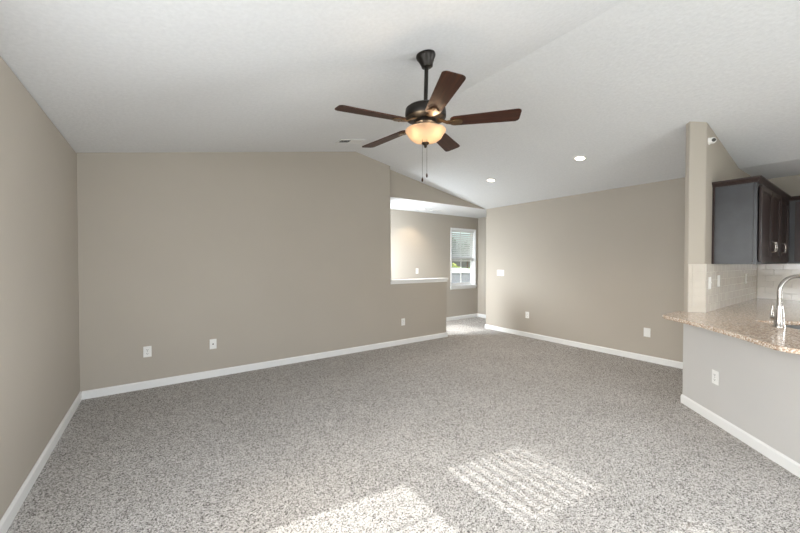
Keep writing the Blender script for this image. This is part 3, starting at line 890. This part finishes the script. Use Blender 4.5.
c3 = empty('wall_cabinet', (XK - 0.0005, CF - 0.5, ZB0)); tag(c3, 'dark wall cabinet on the kitchen right wall at the picture edge', 'cabinet')
bm = bmesh.new(); box(bm, CX2 + 0.04, XK - 0.0005, CF - 1.0, CF - 0.002, ZB0, ZT0); p = link_mesh('carcass', bm, M['cabinet_side'], c3); place(p, c3)
cr = crown(c3, [(CX2 + 0.04, CF - 0.002), (CX2 + 0.04, CF - 1.0)], ZT0 - 0.004, ZT0 + 0.048); place(cr, c3)
for y0, y1, hh in ((CF - 0.98, CF - 0.53, 0.04), (CF - 0.51, CF - 0.06, -0.04)):
    # door faces -x : build facing -y then turn
    d = cab_door(c3, -(y1 - CF + 0.5), -(y0 - CF + 0.5), 0.02, ZT0 - ZB0 - 0.02, 0.0, (-(y0 - CF + 0.5) - 0.03) if hh < 0 else (-(y1 - CF + 0.5) + 0.03))
    d.rotation_euler = (0, 0, -PI / 2); d.location = (CX2 + 0.0395 - (XK - 0.0005), 0, 0)

# small round wall fitting high on the partition
wf = empty('wall_fitting', (4.262, YK, 2.512)); tag(wf, 'small round white wall fitting with a dark centre, above the cabinet', 'wall fitting')
bm = bmesh.new(); lathe(bm, [(0, 0), (0.034, 0), (0.034, 0.006), (0.026, 0.012), (0.014, 0.015), (0.014, 0.030), (0, 0.030)], 28)
bm.transform(Matrix.Rotation(PI / 2, 4, 'X')); link_mesh('collar', bm, M['plastic'], wf, True)
bm = bmesh.new(); lathe(bm, [(0.030 * math.sin(PI * k / 12), 0.030 * -math.cos(PI * k / 12)) for k in range(13)], 24)
bm.transform(Matrix.Translation((0, -0.026, 0))); link_mesh('housing', bm, M['plastic'], wf, True)
fd = Vector((-0.80, -0.60, -0.10)).normalized()
bm = bmesh.new(); lathe(bm, [(0, 0.0325), (0.010, 0.0325), (0.015, 0.030), (0.017, 0.024), (0, 0.020)], 20)
bm.transform(Matrix.Translation((0, -0.026, 0)) @ fd.to_track_quat('Z', 'Y').to_matrix().to_4x4())
p = link_mesh('centre', bm, M['fitting_dark'], wf, True); p['label'] = 'dark centre'

# ------------------------------------------------------------------ outdoors, seen through the hall window
bm = bmesh.new()
for (x0, x1, y0, y1) in ((-40, 80, YH + 0.121, 90), (-40, XL - 0.121, -30, YH + 0.121), (XL - 0.121, 80, -30, YREAR - 0.121)):
    v = [bm.verts.new(p) for p in ((x0, y0, -0.6), (x1, y0, -0.6), (x1, y1, -0.6), (x0, y1, -0.6))]; bm.faces.new(v)
g = struct(link_mesh('ground', bm, M['grass']))

sh = empty('garden_shed', (21.0, 21.5, -0.6), R(-40)); tag(sh, 'grey shed with a pale curved roof outside the hall window', 'shed')
bm = bmesh.new(); box(bm, -2.2, 2.2, -1.3, 1.3, 0, 1.0); link_mesh('walls', bm, M['shed_wall'], sh)
bm = bmesh.new(); pts = []
for k in range(13):
    a_ = PI * k / 12; pts.append((-2.35 * math.cos(a_), 1.0 + 0.38 * math.sin(a_)))
sheet(bm, pts, -1.4, 1.4); link_mesh('roof', bm, M['shed_roof'], sh)

def tree(name, loc, h, cr_, label, cat, mat, trunk=True, n=900, squash=1.0):
    root = empty(name, loc); tag(root, label, cat)
    if trunk:
        bm = bmesh.new(); tube(bm, [(0, 0, 0), (0.05, 0, h * 0.4), (0, 0.05, h * 0.8)], [h * 0.03, h * 0.022, h * 0.008], 8)
        for k in range(5):
            a_ = k * 2.4; z = h * (0.4 + 0.07 * k)
            tube(bm, [(0, 0, z), (cr_ * 0.5 * math.cos(a_), cr_ * 0.5 * math.sin(a_), z + h * 0.15)], [h * 0.012, h * 0.004], 6)
        link_mesh('trunk', bm, M['bark'], root)
    bm = bmesh.new(); zc = h * 0.72 if trunk else h * 0.5; hz = h * 0.3 if trunk else h * 0.5
    for k in range(n):
        v = Vector((random.gauss(0, 1), random.gauss(0, 1), random.gauss(0, 1))).normalized() * random.uniform(0.45, 1)
        p = Vector((v.x * cr_, v.y * cr_, zc + v.z * hz * squash))
        s = random.uniform(0.07, 0.16) * cr_ * 0.8
        a = Vector((random.gauss(0, 1), random.gauss(0, 1), random.gauss(0, 1))).normalized(); b = a.orthogonal().normalized()
        bm.faces.new([bm.verts.new(p + q) for q in (a * s, b * s * 0.6, -a * s, -b * s * 0.6)])
    link_mesh('foliage', bm, mat, root)
    return root
tree('tree', (29.0, 31.0, -0.6), 5.2, 1.5, 'small dark tree beyond the shed, left in the hall window', 'tree', M['leaf'])
tree('tree', (33.5, 32.0, -0.6), 4.6, 1.3, 'small dark tree beyond the shed, right in the hall window', 'tree', M['leaf'])
tree('shrub', (24.0, 25.8, -0.6), 2.0, 1.6, 'yellow-green shrub behind the left of the shed', 'shrub', M['leaf_light'], False, 700)
tree('shrub', (27.7, 24.2, -0.6), 1.9, 1.6, 'yellow-green shrub behind the right of the shed', 'shrub', M['leaf_light'], False, 700)
